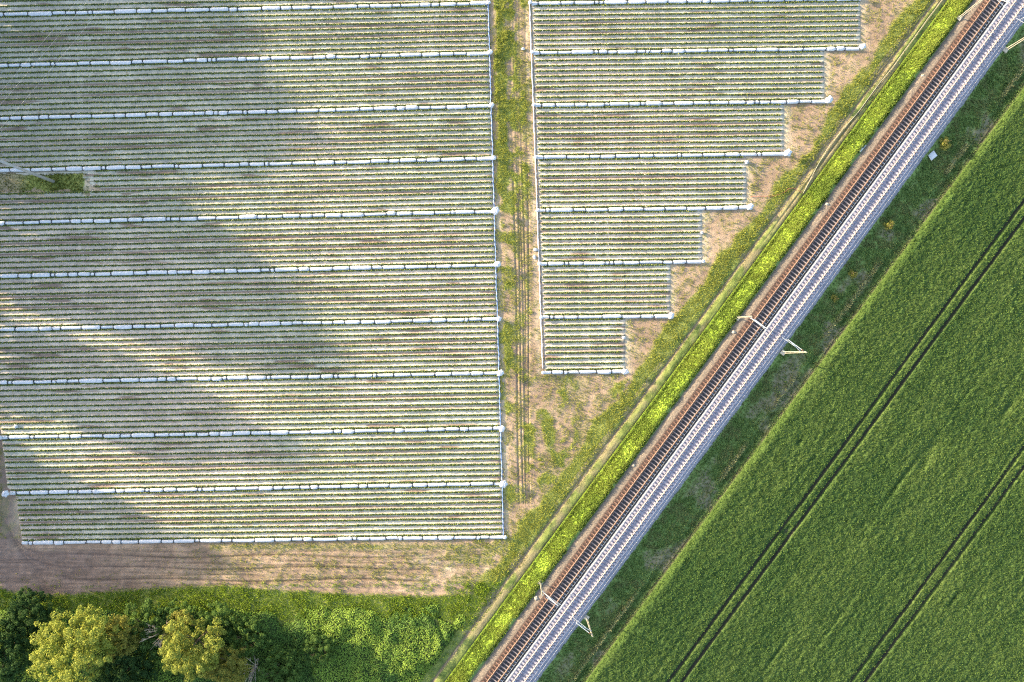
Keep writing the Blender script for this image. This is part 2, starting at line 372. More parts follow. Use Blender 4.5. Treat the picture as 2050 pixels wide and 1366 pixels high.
# ------------------------------------------------------------------ FILM ROLLS
tie_mb = MB(); tie_mb.tube([(0, -.40, .10), (.01, -.34, .30), (0, 0, .50), (-.01, .33, .30), (0, .38, .10)], .055, 5)
tie_me = tie_mb.mesh('tie', M_tie)
def lump_mesh(name, m, r, seed, n=12):
    rr = np.random.RandomState(seed); th = np.linspace(0, math.pi, n); ph = np.linspace(0, 2*math.pi, n*2, endpoint=False)
    TH, PH = np.meshgrid(th, ph, indexing='ij')
    d = np.stack([np.sin(TH)*np.cos(PH), np.sin(TH)*np.sin(PH), np.cos(TH)], -1)
    q = 1+.55*(vnoise(d[..., 0]*2+seed, d[..., 1]*2+d[..., 2]*1.3, 1, seed, 3)-.5) + .12*np.sin(PH*5+TH*3)
    V = d*q[..., None]*np.array(r); i = np.arange(n*2*n).reshape(n, n*2); j = np.roll(i, -1, 1)
    F = np.stack([i[:-1], i[1:], j[1:], j[:-1]], -1).reshape(-1, 4)
    return np_mesh(name, V.reshape(-1, 3), F, [m], None, True)
def film_roll(Xs, Xe, yf, label, group, seed, bundle_r=None, bundle_l=None, post=False):
    a = P(Xs, float(yf(Xs))); b = P(Xe, float(yf(Xe))); L = math.dist(a, b)
    e = empty('film_roll', (a[0], a[1], 0), math.atan2(b[1]-a[1], b[0]-a[0])); tag(e, label, 'film roll', group)
    rr = np.random.RandomState(seed)
    ties = []; x = 1.0
    while x < L-1.2: ties.append(x); x += (1.3+rr.rand()*2.6) if rr.rand() > .1 else .7
    ties = np.array(ties)
    xs = np.linspace(0, L, int(L/.22)); n = 9; ph = np.linspace(-.15, math.pi+.15, n)
    dm = np.min(np.abs(xs[:, None]-ties[None]), 1) if len(ties) else xs*0+1
    prof = .84+.16*sstep(0, .35, dm)
    seg = np.searchsorted(ties, xs); sw = rr.rand(len(ties)+2); so_ = rr.randn(len(ties)+2)*.035; ramp = sstep(0, .3, dm)
    w = (.165+.08*vnoise(xs, xs*0, 1.7, seed, 3)+.10*sw[seg]*ramp)*prof; wig = .12*(vnoise(xs, xs*0+9, 4.5, seed+1, 3)-.5)+so_[seg]*ramp
    X, A = np.meshgrid(xs, ph, indexing='ij')
    fold = 1+.10*np.sin(A*6+X*.8+seed)*(vnoise(X, A, .8, seed+2, 2)) 
    V = np.stack([X, wig[:, None]+np.cos(A)*w[:, None]*fold*1.15, .16+np.sin(A)*w[:, None]*fold*.8], -1)
    link('film', np_mesh('film', V, grid_faces(n, len(xs)), [M_film], None, True), e)
    for t in ties:
        o = link('tie', tie_me, e, (t, float(np.interp(t, xs, wig)), -.02)); o.rotation_euler[2] = rr.randn()*.2
        o.scale = (.85+rr.rand()*.7, .62+.3*rr.rand(), .8)
    for (bx, sz, sd) in ((L, bundle_r, 1), (0, bundle_l, -1)):
        if not sz: continue
        o = link('end_bundle', lump_mesh('end_bundle', M_film, (sz*1.1, sz*.9, .36*sz), seed+5), e, (bx+sd*.25, 0, .55 if sz < .5 else 1.0)); o.rotation_euler[2] = rr.rand()
        m = MB(); m.tube([(bx+sd*.2, 0, 0), (bx+sd*.2, 0, .55 if sz < .5 else 1.1)], .05, 8); m.box((bx+sd*.2, 0, .56 if sz < .5 else 1.12), (.2, .12, .05)); m.build('end_post', M_post, e)
G1 = 'white film rolls across the left field'; G2 = 'white film rolls across the right field'
for k in range(0, 11):
    Xs = -120 if k < 8 else (6, 22, 46)[k-8]
    film_roll(Xs, float(edge_l(left_y(k, 985)))-(2 if k < 4 else 0), lambda X, k=k: left_y(k, X),
              'white plastic film rolled up and tied across the left field, %s roll from the top' % ORD[k], G1, 200+k,
              bundle_r=[.3, .42, .4, .42, .62, .5, .4, .52, .5, .58, .3][k], bundle_l=(.42 if k == 8 else .55 if k == 9 else None))
RX = [1722, 1718, 1652, 1570, 1495, 1403, 1338, 1247]
for k in range(0, 8):
    film_roll(float(edge_r(right_y(k, 1070)))+4, RX[k], lambda X, k=k: right_y(k, X),
              'white plastic film rolled up and tied across the right field, %s roll from the top' % ORD[k], G2, 230+k,
              bundle_r=[.4, .5, .6, .6, .5, .28, .5, .5][k], bundle_l=.3)
# ------------------------------------------------------------------ hoses along the alley
def hose(name, pts, r, m, label, lumps=None, lm=None, wob=.04):
    Q = []
    for i in range(len(pts)-1):
        a, b = pts[i], pts[i+1]; n = max(2, int(math.dist(a[:2], b[:2])/1.0))
        for q in range(n): Q.append((a[0]+(b[0]-a[0])*q/n+random.gauss(0, wob), a[1]+(b[1]-a[1])*q/n+random.gauss(0, wob), a[2]+(b[2]-a[2])*q/n))
    Q.append(pts[-1])
    mb = MB(); mb.tube(Q, r, 6); o = mb.build(name, m, None, True); tag(o, label, 'hose')
    return o
lp = [(*P(float(edge_l(Y)), Y), .13) for Y in np.arange(-30, 1079, 12.0)]
hose('water_hose', lp, .085, M_blue, 'long blue supply hose along the left edge of the alley, beside the left field', wob=.03)
rp = [(*P(float(edge_r(Y)), Y), .13) for Y in np.arange(-30, 749, 12.0)]
hose('water_hose', rp, .09, M_white, 'long white supply hose along the right edge of the alley, beside the right field', wob=.03)
cp = [(1895, -12), (1878, 10), (1840, 62), (1790, 130), (1752, 178), (1718, 225), (1688, 258), (1655, 300), (1632, 340), (1607, 388)]
hose('water_hose', [(*P(a, b), .12) for a, b in cp], .045, M_tan, 'long pale hose lying along the grassy farm track', wob=.02)
hose('water_hose', [(*P(a, b), .12) for a, b in [(1607, 388), (1598, 382), (1588, 377), (1578, 378), (1572, 384), (1560, 390), (1545, 393), (1500, 394)]], .025, M_red, 'thin red hose running from the right field to the track', wob=.02)
# ------------------------------------------------------------------ EMBANKMENT
S0, S1 = -120, 115
def embankment():
    ss = np.arange(S0, S1, .35); ts = np.arange(BT[0], BT[-1]+.01, .13)
    t, s = np.meshgrid(ts, ss); x, y = ST(s, t)
    z = bank_z(t)+(vnoise(s, t, 1.2, 61, 3)-.5)*.16*sstep(BT[0], BT[1]+.5, t)*(1-sstep(BT[4], BT[5], t)*(1-sstep(BT[6]-.3, BT[6], t)))
    z = z + .012
    g = np.ones_like(t); n = vnoise(x, y, 4, 62, 4); n2 = vnoise(x, y, .8, 63, 3)
    gc = lerp3((.12, .18, .05), (.19, .26, .07), n2)
    dry = sstep(.52, .66, n)*sstep(BT[7], BT[8], t)
    gc = lerp3(gc, (.22, .17, .12), dry*.75)
    gc = lerp3(gc, (.20, .29, .03), 1-sstep(BT[2], BT[3], t))
    cess = sstep(BT[3]+.25, BT[4]+.15, t)*(1-sstep(BT[6]-.2, BT[6]+.1, t))
    col = lerp3(gc, np.array((.21, .16, .12))*(.7+.6*n2[..., None]), cess)
    o = link('embankment', np_mesh('embankment', np.stack([x, y, z], -1), grid_faces(len(ts), len(ss)), [M_bank], col, True)); tag(o, kind='structure')
embankment()
# ------------------------------------------------------------------ TRACKS
RT = 1.92; ST_ = 1.745
TO = [T_of(1540.2, RT), T_of(1562.5, RT)]; TN = [T_of(1592.3, RT), T_of(1614.8, RT)]
tco = sum(TO)/2; tcn = sum(TN)/2
SP = .60
def ballast(tag_name, prof, cfun, tmid, gap, seed, crib):
    ss = np.arange(S0, S1, .10); ts = np.arange(prof[0][0], prof[-1][0]+.01, .10)
    t, s = np.meshgrid(ts, ss); x, y = ST(s, t)
    z = np.interp(t, [p[0] for p in prof], [p[1] for p in prof])
    ph = np.abs(((s/SP) % 1.0)-.5)                # 0 at crib centre
    inside = np.exp(-((t-tmid)/1.22)**8)
    z = z - crib*inside*(1-sstep(.10, .34, ph))
    r = np.random.RandomState(seed); z = z + r.rand(*z.shape)*.035 + (vnoise(s, t, .5, seed, 2)-.5)*.04
    col = cfun(s, t, r)
    o = link('ballast', np_mesh('ballast', np.stack([x, y, z], -1), grid_faces(len(ts), len(ss)), [M_ballast], col, False)); tag(o, kind='structure')
tE0 = T_of(1573.5, 1.6)
def c_old(s, t, r):
    n = vnoise(s, t, 1.5, 70, 3); q = r.rand(*t.shape)
    brown = lerp3((.14, .11, .085), (.30, .235, .175), q)
    dark = lerp3((.028, .027, .030), (.09, .08, .08), q)
    rusty = lerp3((.05, .035, .03), (.20, .125, .09), q)
    a = sstep(TO[0]-1.05, TO[0]-.7, t); b = sstep(TO[0]-.12, TO[0]+.02, t)
    return lerp3(lerp3(brown, rusty, a), dark, b)
ballast('ballast', [(tco-2.75, 1.40), (tco-2.2, 1.60), (tco-1.5, 1.68), (tco-1.3, 1.675), (tco+1.3, 1.665), (tco+1.6, 1.63), (tE0+.15, 1.58)], c_old, tco, .1, 71, .05)
def c_new(s, t, r):
    q = r.rand(*t.shape); n = vnoise(s, t, 2.5, 72, 3)
    w = lerp3((.13, .125, .16), (.35, .335, .40), q)*(.9+.2*n[..., None])
    cream = lerp3((.30, .28, .27), (.50, .465, .44), q)
    c = lerp3(cream, w, sstep(TN[0]-.80, TN[0]-.6, t))  # sunlit strip painted cream, shaded stones painted bluish
    # stones darker out on the lower shoulder
    return lerp3(c, (.20, .19, .20), sstep(T_of(1631, 1.4), T_of(1640, 1.0), t)*(q < .5+.5*n))
ballast('ballast', [(tE0, 1.50), (tE0+.14, 1.68), (TN[0]-1.05, 1.725), (TN[0]-.72, 1.745), (TN[0]-.60, 1.715), (TN[1]+.6, 1.71), (TN[1]+.75, 1.68), (TN[1]+1.0, 1.56), (T_of(1634, 1.3), 1.36), (T_of(1643, .9), .70)], c_new, tcn, .1, 73, .12)
def sleeper_mesh(kind, seed):
    r = random.Random(seed); mb = MB()
    if kind == 'wood':
        mb.box((0, 0, ST_-.10), (2.55+r.uniform(-.06, .06), .17, .20))
        for sx in (-.72, .72):
            mb.box((sx, 0, ST_+.010), (.34, .16, .022))
            for q in (-.11, .11): mb.box((sx+q, 0, ST_+.035), (.05, .09, .05))
    else:
        zt = ST_
        V = []
        for x_, hz, hw in ((-1.30, .0, .155), (-.55, .01, .155), (-.30, -.03, .13), (.30, -.03, .13), (.55, .01, .155), (1.30, .0, .155)):
            V += [(x_, -hw-.02, zt-.22), (x_, -hw, zt+hz), (x_, hw, zt+hz), (x_, hw+.02, zt-.22)]
        F = []
        for i in range(5):
            for q in range(4):
                a = i*4+q; b = i*4+(q+1) % 4; F.append((a, b, b+4, a+4))
        F += [(3, 2, 1, 0), (20, 21, 22, 23)]
        mb.add(V, F)
    return mb
def col_mesh(mb, name, m, cfn):
    me = mb.mesh(name, m); at = me.color_attributes.new('col', 'FLOAT_COLOR', 'POINT')
    c = np.ones((len(me.vertices), 4), np.float32)
    for i, v in enumerate(me.vertices): c[i, :3] = cfn(v.co)
    at.data.foreach_set('color', c.ravel()); return me
def rail_mesh(m):
    # Vignole section in (t,z), local s along +Y of the piece
    pr = [(-.07, 0), (.07, 0), (.07, .012), (.012, .03), (.012, .125), (.036, .135), (.036, .17), (.028, .178), (-.028, .178), (-.036, .17), (-.036, .135), (-.012, .125), (-.012, .03), (-.07, .012)]
    mb = MB(); n = len(pr); V = []; F = []; K = 12
    for i in range(K):
        s = S0+(S1-S0)*i/(K-1)
        for (a, b) in pr: V.append((a, s, ST_-.005+b))
    for i in range(K-1):
        for q in range(n): F.append((i*n+q, i*n+(q+1) % n, (i+1)*n+(q+1) % n, (i+1)*n+q))
    mb.add(V, F); return mb.mesh('rail', m)
rot = math.atan2(-DX, DY)      # local +X -> +t direction, local +Y -> +s
def railway(tc, rails, kind, label, mr):
    x0, y0 = ST(0, tc)
    e = empty('railway_track', (x0, y0, 0), rot); tag(e, label, 'railway track')
    for rt in rails: link('rail', rail_mesh(mr), e, (rt-tc, 0, 0))
    if kind == 'wood':
        def cf(v):
            if v.x < -.50: return (.25, .14, .095)
            return (.25, .25, .27)  # grey instead of rust: the rail's shadow put into the colour
        ms = [col_mesh(sleeper_mesh('wood', q), 'sleeper', M_wood, cf) for q in range(4)]
    else:
        ms = [sleeper_mesh('conc', 1).mesh('sleeper', M_conc)]
        cme = []
        for sx in (-.75, .75):
            cm = MB()
            for q in (-.13, .13): cm.box((sx+q, 0, ST_+.02), (.09, .12, .05))
            cme.append(cm.mesh('rail_clip', M_clip))
    idx = [i for i in range(int(S0/SP), int(S1/SP))]
    vis = sorted(idx, key=lambda i: abs(i*SP - s_of(1545, 640)))[:98]; rest = [i for i in idx if i not in set(vis)]
    rr = random.Random(5)
    for i in vis:
        o = link('sleeper', ms[rr.randrange(len(ms))], e, (rr.uniform(-.03, .03), i*SP, 0)); o.rotation_euler[2] = rr.uniform(-.012, .012)
        if kind != 'wood':
            for q in cme: link('rail_clip', q, o)
    # the rest as one mesh
    V = []; F = []; C = []; n0 = 0; src = ms[0]; sv = np.array([v.co for v in src.vertices]); sf = [tuple(p.vertices) for p in src.polygons]
    for i in rest:
        V.append(sv+np.array([rr.uniform(-.03, .03), i*SP, 0])); F += [tuple(a+n0 for a in f) for f in sf]; n0 += len(sv)
    me = bpy.data.meshes.new('sleeper'); me.from_pydata([tuple(v) for v in np.concatenate(V)], [], F); me.materials.append(src.materials[0])
    if kind == 'wood':
        at = me.color_attributes.new('col', 'FLOAT_COLOR', 'POINT'); c = np.ones((len(me.vertices), 4), np.float32)
        for i, v in enumerate(me.vertices): c[i, :3] = cf(v.co)
        at.data.foreach_set('color', c.ravel())
    o = link('sleeper', me, e); o['kind'] = 'stuff'
    if kind != 'wood':
        m2 = MB()
        for i in rest:
            for sx in (-.75, .75):
                for q in (-.13, .13): m2.box((sx+q, i*SP, ST_+.02), (.09, .12, .05))
        q = m2.build('rail_clip', M_clip, e); q['kind'] = 'stuff'
railway(tco, TO, 'wood', 'old railway track with rusty rails and brown sleepers on dark ballast', M_rust)
railway(tcn, TN, 'conc', 'new railway track with white concrete sleepers on pale ballast', M_steel)
# ------------------------------------------------------------------ CATENARY MASTS
def mast(px, py, side, z0, ztop, label, thick, m, lean=0.0, reach=3.0, alen=0.0):
    x, y = P(px, py, z0); e = empty('catenary_mast', (x, y, z0-.25), rot); tag(e, label, 'catenary mast', 'catenary masts along the railway')
    h = ztop-z0+.25; sg = side
    f = MB(); f.box((0, 0, .25), (.7, .7, .5)); f.build('foundation', M_stone, e)
    p = MB(); w = thick
    lx, ly = lean
    for k in (-1, 1): p.tube([(k*w, 0, .3), (k*w*.6+lx, ly, h)], [.06, .045], 6)
    for i in range(9):
        q = .6+i*(h-.9)/8.5; f0 = q/h; ww = w*(1-.4*f0); q2 = q+(h-.9)/8.5; f1 = min(1, q2/h); w1 = w*(1-.4*f1); sgn = 1 if i % 2 else -1
        p.tube([(sgn*ww+lx*f0, ly*f0, q), (-sgn*w1+lx*f1, ly*f1, min(q2, h-.05))], .025, 4)
    p.tube([(lx-w*.7, ly, h), (lx+w*.7, ly, h)], .08, 6)
    p.build('pole', m, e)
    b = MB(); zc = h-.5
    tip = (sg*reach+lx, ly, zc-.1); b.tube([(lx, ly, zc), tip], .055, 6); b.tube([(lx*.8, ly*.8+.08, zc-1.5), (sg*(reach-.25)+lx, ly, zc-.2)], .055, 6); b.build('cantilever', M_galv, e)
    c = MB(); c.tube([(sg*(reach*.35)+lx, ly+.05, zc-1.25), (sg*(reach+.55)+lx, ly+.05, zc-1.6)], .03, 5); c.tube([(sg*(reach-.1)+lx, ly+.05, zc-.2), (sg*(reach-.1)+lx, ly+.05, zc-1.5)], .02, 5); c.build('steady_arm', M_galv, e)
    for zz in (zc, zc-1.5):
        i_ = MB(); i_.tube([(sg*.25+lx, ly, zz-.0), (sg*.45+lx, ly, zz+.02), (sg*.6+lx, ly, zz+.03)], [.09, .11, .08], 8); i_.build('insulator', M_dark, e)
mast(1476, 636.5, 1, 1.45, 9.0, 'steel lattice mast on the grassy bank left of the tracks, middle of the photo', .12, M_mconc, (.0, .0))
mast(1567, 706, -1, .9, 9.4, 'thick yellowish mast on the shaded right bank beside the middle of the line', .20, M_mconc, (.35, .5))
mast(1082, 1166, 1, 1.45, 8.2, 'steel lattice mast left of the tracks, near the bottom of the line', .12, M_mconc, (.0, .1))
mast(1174, 1236, -1, .8, 9.0, 'yellowish mast on the shaded right bank near the bottom of the line', .16, M_mconc, (.1, .1))
mast(1919, 37, 1, 1.45, 9.6, 'steel lattice mast left of the tracks at the top end of the line', .12, M_mconc, (.1, 1.4), reach=3.1)
mast(2012, 101, -1, .8, 9.0, 'pale yellow mast on the right bank at the top right corner', .16, M_mconc, (.2, .8))
for tw, lab in ((tco, 'thin contact wire strung above the old rusty track'), (tcn, 'thin contact wire strung above the new pale track')):
    mb = MB()
    for zz in (6.9, 8.3):
        mb.tube([(*ST(s, tw), zz + (0 if zz < 7 else .35*abs(math.sin((s-6)/55*math.pi)))) for s in np.arange(S0, S1, 6)], .007, 4)
    tag(mb.build('contact_wire', M_wire), lab, 'overhead wire')
# ------------------------------------------------------------------ POWER POLE AND ITS WIRES
px0, py0 = P(108, 364); e = empty('power_pole', (px0, py0, 0)); tag(e, 'tall grey concrete power pole standing in the weedy patch of the left field', 'power pole')
HP = 20.0; lean = (-.1, .45)
m = MB(); m.tube([(0, 0, -.1), (lean[0]*.5, lean[1]*.5, HP*.5), (lean[0], lean[1], HP)], [.25, .20, .14], 12); m.build('pole', M_pole, e, True)
wd = Vector((1, 1.28, 0)).normalized(); ca = Vector((wd.y, -wd.x, 0))
m = MB(); c0 = Vector((*lean, HP-.3)); m.tube([c0-ca*1.7, c0+ca*1.7], .09, 6); m.tube([c0-ca*1.2+Vector((0, 0, 0)), c0+Vector((0, 0, -.9))], .05, 5); m.tube([c0+ca*1.2, c0+Vector((0, 0, -.9))], .05, 5); m.build('cross_arm', M_galv, e)
for q in (-1.6, -.5, 1.6):
    m = MB(); b = c0+ca*q; m.tube([b+Vector((0, 0, .05)), b+Vector((0, 0, .2)), b+Vector((0, 0, .32))], [.05, .09, .05], 8); m.build('insulator', M_dark, e)
    base = Vector((px0, py0, 0))+b+Vector((0, 0, .34)); w = MB()
    pts = []
    for i in range(-10, 21):
        d = i*4.0; sag = .0009*abs(d)*(90-abs(d)); pts.append(base+wd*d-Vector((0, 0, sag)))
    w.tube(pts, .008, 4)
    tag(w.build('power_line_wire', M_wire), {-1.6: 'thin overhead wire on the upper left side of the power pole', -.5: 'thin overhead wire running over the power pole, middle of three', 1.6: 'thin overhead wire on the lower right side of the power pole'}[q], 'overhead wire', 'wires on the power pole')
# ------------------------------------------------------------------ CROP FIELD ON THE RIGHT
tC = T_of(1734, 0)
TRAM = [T_of(1901), T_of(1927.5), T_of(2265), T_of(2294)]
def crop_h(s, t):
    x, y = ST(s, t)
    h = .55 + .08*(vnoise(s/3, t, 1.4, 81, 3)-.5) + .07*(vnoise(s, t, 1.2, 82, 3)-.5) + .16*(vnoise(s, t, .45, 85, 2)-.5)
    for q in TRAM: h = h*(1-.95*np.exp(-((t-q-.05*np.sin(s/9))/.25)**6))
    for (px, py, rs, rt, a) in ((1862, 895, 2.2, .8, .45), (1848, 925, 1.5, .8, .4), (1573, 1063, 1.1, .5, .8), (2015, 815, 1.6, .5, .7), (1600, 884, .8, .3, .4), (1725, 1050, .7, .4, .4), (1905, 1200, 1.5, .3, .5), (1550, 1310, 3, .25, .5), (1800, 960, 4, .3, .45)):
        xx, yy = P(px, py); s0 = xx*DX+yy*DY; t0 = xx*DY-yy*DX
        h = h*(1-a*np.exp(-((s-s0)/rs)**2-((t-t0)/rt)**2))
    st = vnoise(s/14, t*1.1, 1, 83, 2); h = h*(1-.14*sstep(.72, .84, st)*sstep(tC+5, tC+9, t))
    return h*(.55*sstep(tC-.15, tC+.25, t)+.45*sstep(tC, tC+1.3, t))
def crop():
    ss = np.concatenate([np.arange(-150, -92, 2), np.arange(-92, 92, .22), np.arange(92, 150, 2)]); ts = np.concatenate([np.arange(tC-.3, tC+62, .16), np.arange(tC+62, tC+140, 3)])
    t, s = np.meshgrid(ts, ss); x, y = ST(s, t)
    h = crop_h(s, t); r = np.random.RandomState(3)
    z = h - .16*r.rand(*h.shape)*sstep(.1, .3, h)
    n = vnoise(s/3, t, 3, 84, 4); q = r.rand(*h.shape)
    big = vnoise(s/2.5, t, 14, 86, 3); c = lerp3((.046, .084, .018), (.092, .130, .028), sstep(.25, .75, .7*n+.3*big))*(.65+.5*q[..., None])*np.array((.90, .95, 1.0)); c = lerp3(c, (.12, .18, .03), .4*(1-sstep(tC+.1, tC+1.2, t+1.4*(n-.5)))); c = c*(1+.06*np.sin(t*2*math.pi/1.5+.4*np.sin(s/15)))[..., None]  # crop edge lightened: grazing sun put into the colour
    c = lerp3(np.array((.06, .05, .035))+0*c, c, sstep(.05, .25, h))
    tag(link('crop_field', np_mesh('crop_field', np.stack([x, y, z], -1), grid_faces(len(ts), len(ss)), [M_crop], c, True)), 'dense green cereal crop with tractor tramlines right of the railway', 'crop', None, 'stuff')
    return
crop()
def blades(name, s, t, zb, hgt, wid, c, m, label, cat):
    pass
def crop_leaves():
    n = 330000; r = np.random.RandomState(9)
    s = -95+r.rand(n)*185; t = tC+r.rand(n)*62; x, y = ST(s, t)
    k = (np.abs(x) < 88) & (np.abs(y) < 60) & (crop_h(s, t) > .3); s, t, x, y = s[k], t[k], x[k], y[k]; n = len(s)
    z = crop_h(s, t)-.03+.09*r.rand(n)
    N = np.stack([r.randn(n), r.randn(n), .9+.5*r.rand(n)], -1)
    q = r.rand(n); big = vnoise(s/2.5, t, 14, 86, 3); c = lerp3((.044, .090, .020), (.128, .19, .042), np.clip(q**1.5*(.8+.4*sstep(.25, .75, big)), 0, 1)); c = lerp3(c, (.18, .26, .045), .3*(1-sstep(tC-.2, tC+.9, t+2*(vnoise(s, t, 3, 88, 2)-.5)))); c = c*(1+.08*np.sin(t*2*math.pi/1.5+.4*np.sin(s/15)))[:, None]  # edge leaves painted lighter, as the low sun catches them
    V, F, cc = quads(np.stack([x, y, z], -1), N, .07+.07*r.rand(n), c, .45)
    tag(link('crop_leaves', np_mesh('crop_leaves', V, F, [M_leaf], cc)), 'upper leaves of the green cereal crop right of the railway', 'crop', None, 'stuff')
crop_leaves()
# ------------------------------------------------------------------ GRASS AND WEEDS
def tufts(name, x, y, z, h, cols, label, cat, m=M_leaf, blades_n=6, wide=.05, spread=.12, seed=0):
    r = np.random.RandomState(seed+900); n = len(x)
    B = blades_n; X = np.repeat(x, B); Y = np.repeat(y, B); Z = np.repeat(z, B); Hh = np.repeat(h, B)*(.6+.6*r.rand(n*B))
    a = r.rand(n*B)*2*math.pi; ca, sa = np.cos(a), np.sin(a); lean = .35+.5*r.rand(n*B)
    bx = X+ca*spread*.3*r.rand(n*B); by = Y+sa*spread*.3*r.rand(n*B); w = wide*(.6+.8*r.rand(n*B))
    tx, ty = bx+ca*lean*Hh, by+sa*lean*Hh
    V = np.stack([np.stack([bx-sa*w*.6, by+ca*w*.6, Z], -1), np.stack([bx+sa*w*.6, by-ca*w*.6, Z], -1),
                  np.stack([bx+ca*lean*Hh*.55+sa*w, by+sa*lean*Hh*.55-ca*w, Z+Hh*.75], -1), np.stack([tx, ty, Z+Hh*.95], -1)], 1)
    c = np.repeat(np.repeat(cols, B, 0)*(.85+.3*r.rand(n*B, 1)), 4, 0)
    o = link(name, np_mesh(name, V.reshape(-1, 3), np.arange(n*B*4).reshape(-1, 4), [m], c)); tag(o, label, cat, None, 'stuff')
    return o
def verge_grass():
    r = np.random.RandomState(31)
    # lit slope with long lime grass
    n = 70000; s = S0+5+r.rand(n)*(S1-S0-10); t = BT[0]+.1+r.rand(n)*(T_of(1511, 1.5)-BT[1]); x, y = ST(s, t)
    q = vnoise(s, t, 2.2, 33, 3); h = (.10+.20*r.rand(n)*sstep(.2, .6, q)+.05)*(.85+.3*vnoise(s, t, 3.5, 36, 2)); c0_ = vnoise(s, t, 5, 37, 3)
    c = lerp3((.18, .25, .045), (.32, .38, .085), np.clip(r.rand(n)*.6+q*.5, 0, 1)); c = lerp3(c, (.15, .24, .05), sstep(.4, .75, c0_)*.6)
    k = (np.abs(x) < 95) & (np.abs(y) < 66)
    k &= (t < T_of(1499, 1.5)) | (vnoise(s, t, 1.6, 35, 2) > .35)
    c = np.where((t > T_of(1500, 1.5))[:, None], lerp3((.06, .11, .02), (.15, .22, .03), r.rand(n)), c)  # grass behind the crest darkened, the bank's shade put into its colour
    tufts('bank_grass', x[k], y[k], bank_z(t[k]), h[k], c[k], 'long lime green grass on the sunlit bank beside the old track', 'grass', wide=.026, seed=1)
    # shaded slope
    n = 60000; s = S0+5+r.rand(n)*(S1-S0-10); t = T_of(1639, .9)+r.rand(n)*(tC+.2-T_of(1639, .9)); x, y = ST(s, t)
    q = vnoise(x, y, 4, 62, 4); h = .12+.16*r.rand(n); p = (1-.6*sstep(.50, .60, q))*np.where(t < T_of(1645, .8), .5, 1)
    ditch = np.exp(-((t-(T_of(1706)))/.35)**2)*sstep(.45, .6, vnoise(s/3, t*0, 2.5, 39, 2))
    c = lerp3((.12, .20, .06), (.24, .33, .10), r.rand(n)); c = lerp3(c, (.24, .24, .11), .55*sstep(.42, .6, vnoise(x, y, 1.5, 64, 3))[:]); c = lerp3(c, (.42, .40, .20), ditch*.9); h = h+.25*ditch
    k = (np.abs(x) < 95) & (np.abs(y) < 66) & (r.rand(n) < p)
    tufts('shaded_grass', x[k], y[k], bank_z(t[k]), h[k], c[k], 'dark green grass in the shade between new track and crop field', 'grass', wide=.045, seed=2)
verge_grass()
def plain_grass():
    r = np.random.RandomState(41); n = 1000000
    x = -88+r.rand(n)*170; y = -62+r.rand(n)*122; X = 1025+PXM*x; Y = 683-PXM*y; U = X+.738*(Y-600)
    k = (U < 1463) & ~((X > -200) & (X < edge_l(Y)-3) & (Y < 1074) & ~((X < 178) & (Y > 346) & (Y < 390)) & (X > 4))
    inr = np.zeros(n, bool)
    for q, e_ in REND.items():
        inr |= (X > edge_r(Y)) & (X < e_+4) & (Y > right_y(q, X)-6) & (Y < right_y(q+1, X)+6)
    k &= ~inr; x, y, X, Y, U = x[k], y[k], X[k], Y[k], U[k]
    g = grass_amount(X, Y); track = (U > 1420) & (U < 1463)
    k = r.rand(len(x)) < g*np.where(Y > 1262, .25, .9); x, y, X, Y, U, g, track = (a[k] for a in (x, y, X, Y, U, g, track)); n = len(x)
    q = vnoise(x, y, 1.8, 43, 3)
    h = .10+.20*r.rand(n)*sstep(.3, .7, q)+.04; h = np.where(track, h*.4, h)
    h = np.where((X > 988) & (X < 1016) & (Y < 340), h*1.5, h); h = h*.8; h = np.where((Y > 1165) & (Y < 1240), h*1.5, h)
    c = lerp3((.22, .26, .045), (.42, .43, .09), np.clip(.6*r.rand(n)+.5*q, 0, 1))
    c = np.where(track[:, None], c*.7+np.array((.16, .13, .05))*.4, c)
    c = np.where((X < 200)[:, None] & (Y < 420)[:, None], c*.5, c)  # weeds round the pole darkened, tree shade put into the colour
    sparse = (g < .6)[:, None]; c = np.where(sparse, c*.65+np.array((.16, .16, .06))*.35, c)
    c = np.where((Y > 1165)[:, None], lerp3((.13, .22, .02), (.33, .42, .05), np.clip(.5*q+.5*r.rand(n), 0, 1)), c)
    print('plain tufts', n)
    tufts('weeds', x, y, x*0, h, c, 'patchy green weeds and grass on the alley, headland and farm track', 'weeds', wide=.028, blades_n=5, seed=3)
plain_grass()
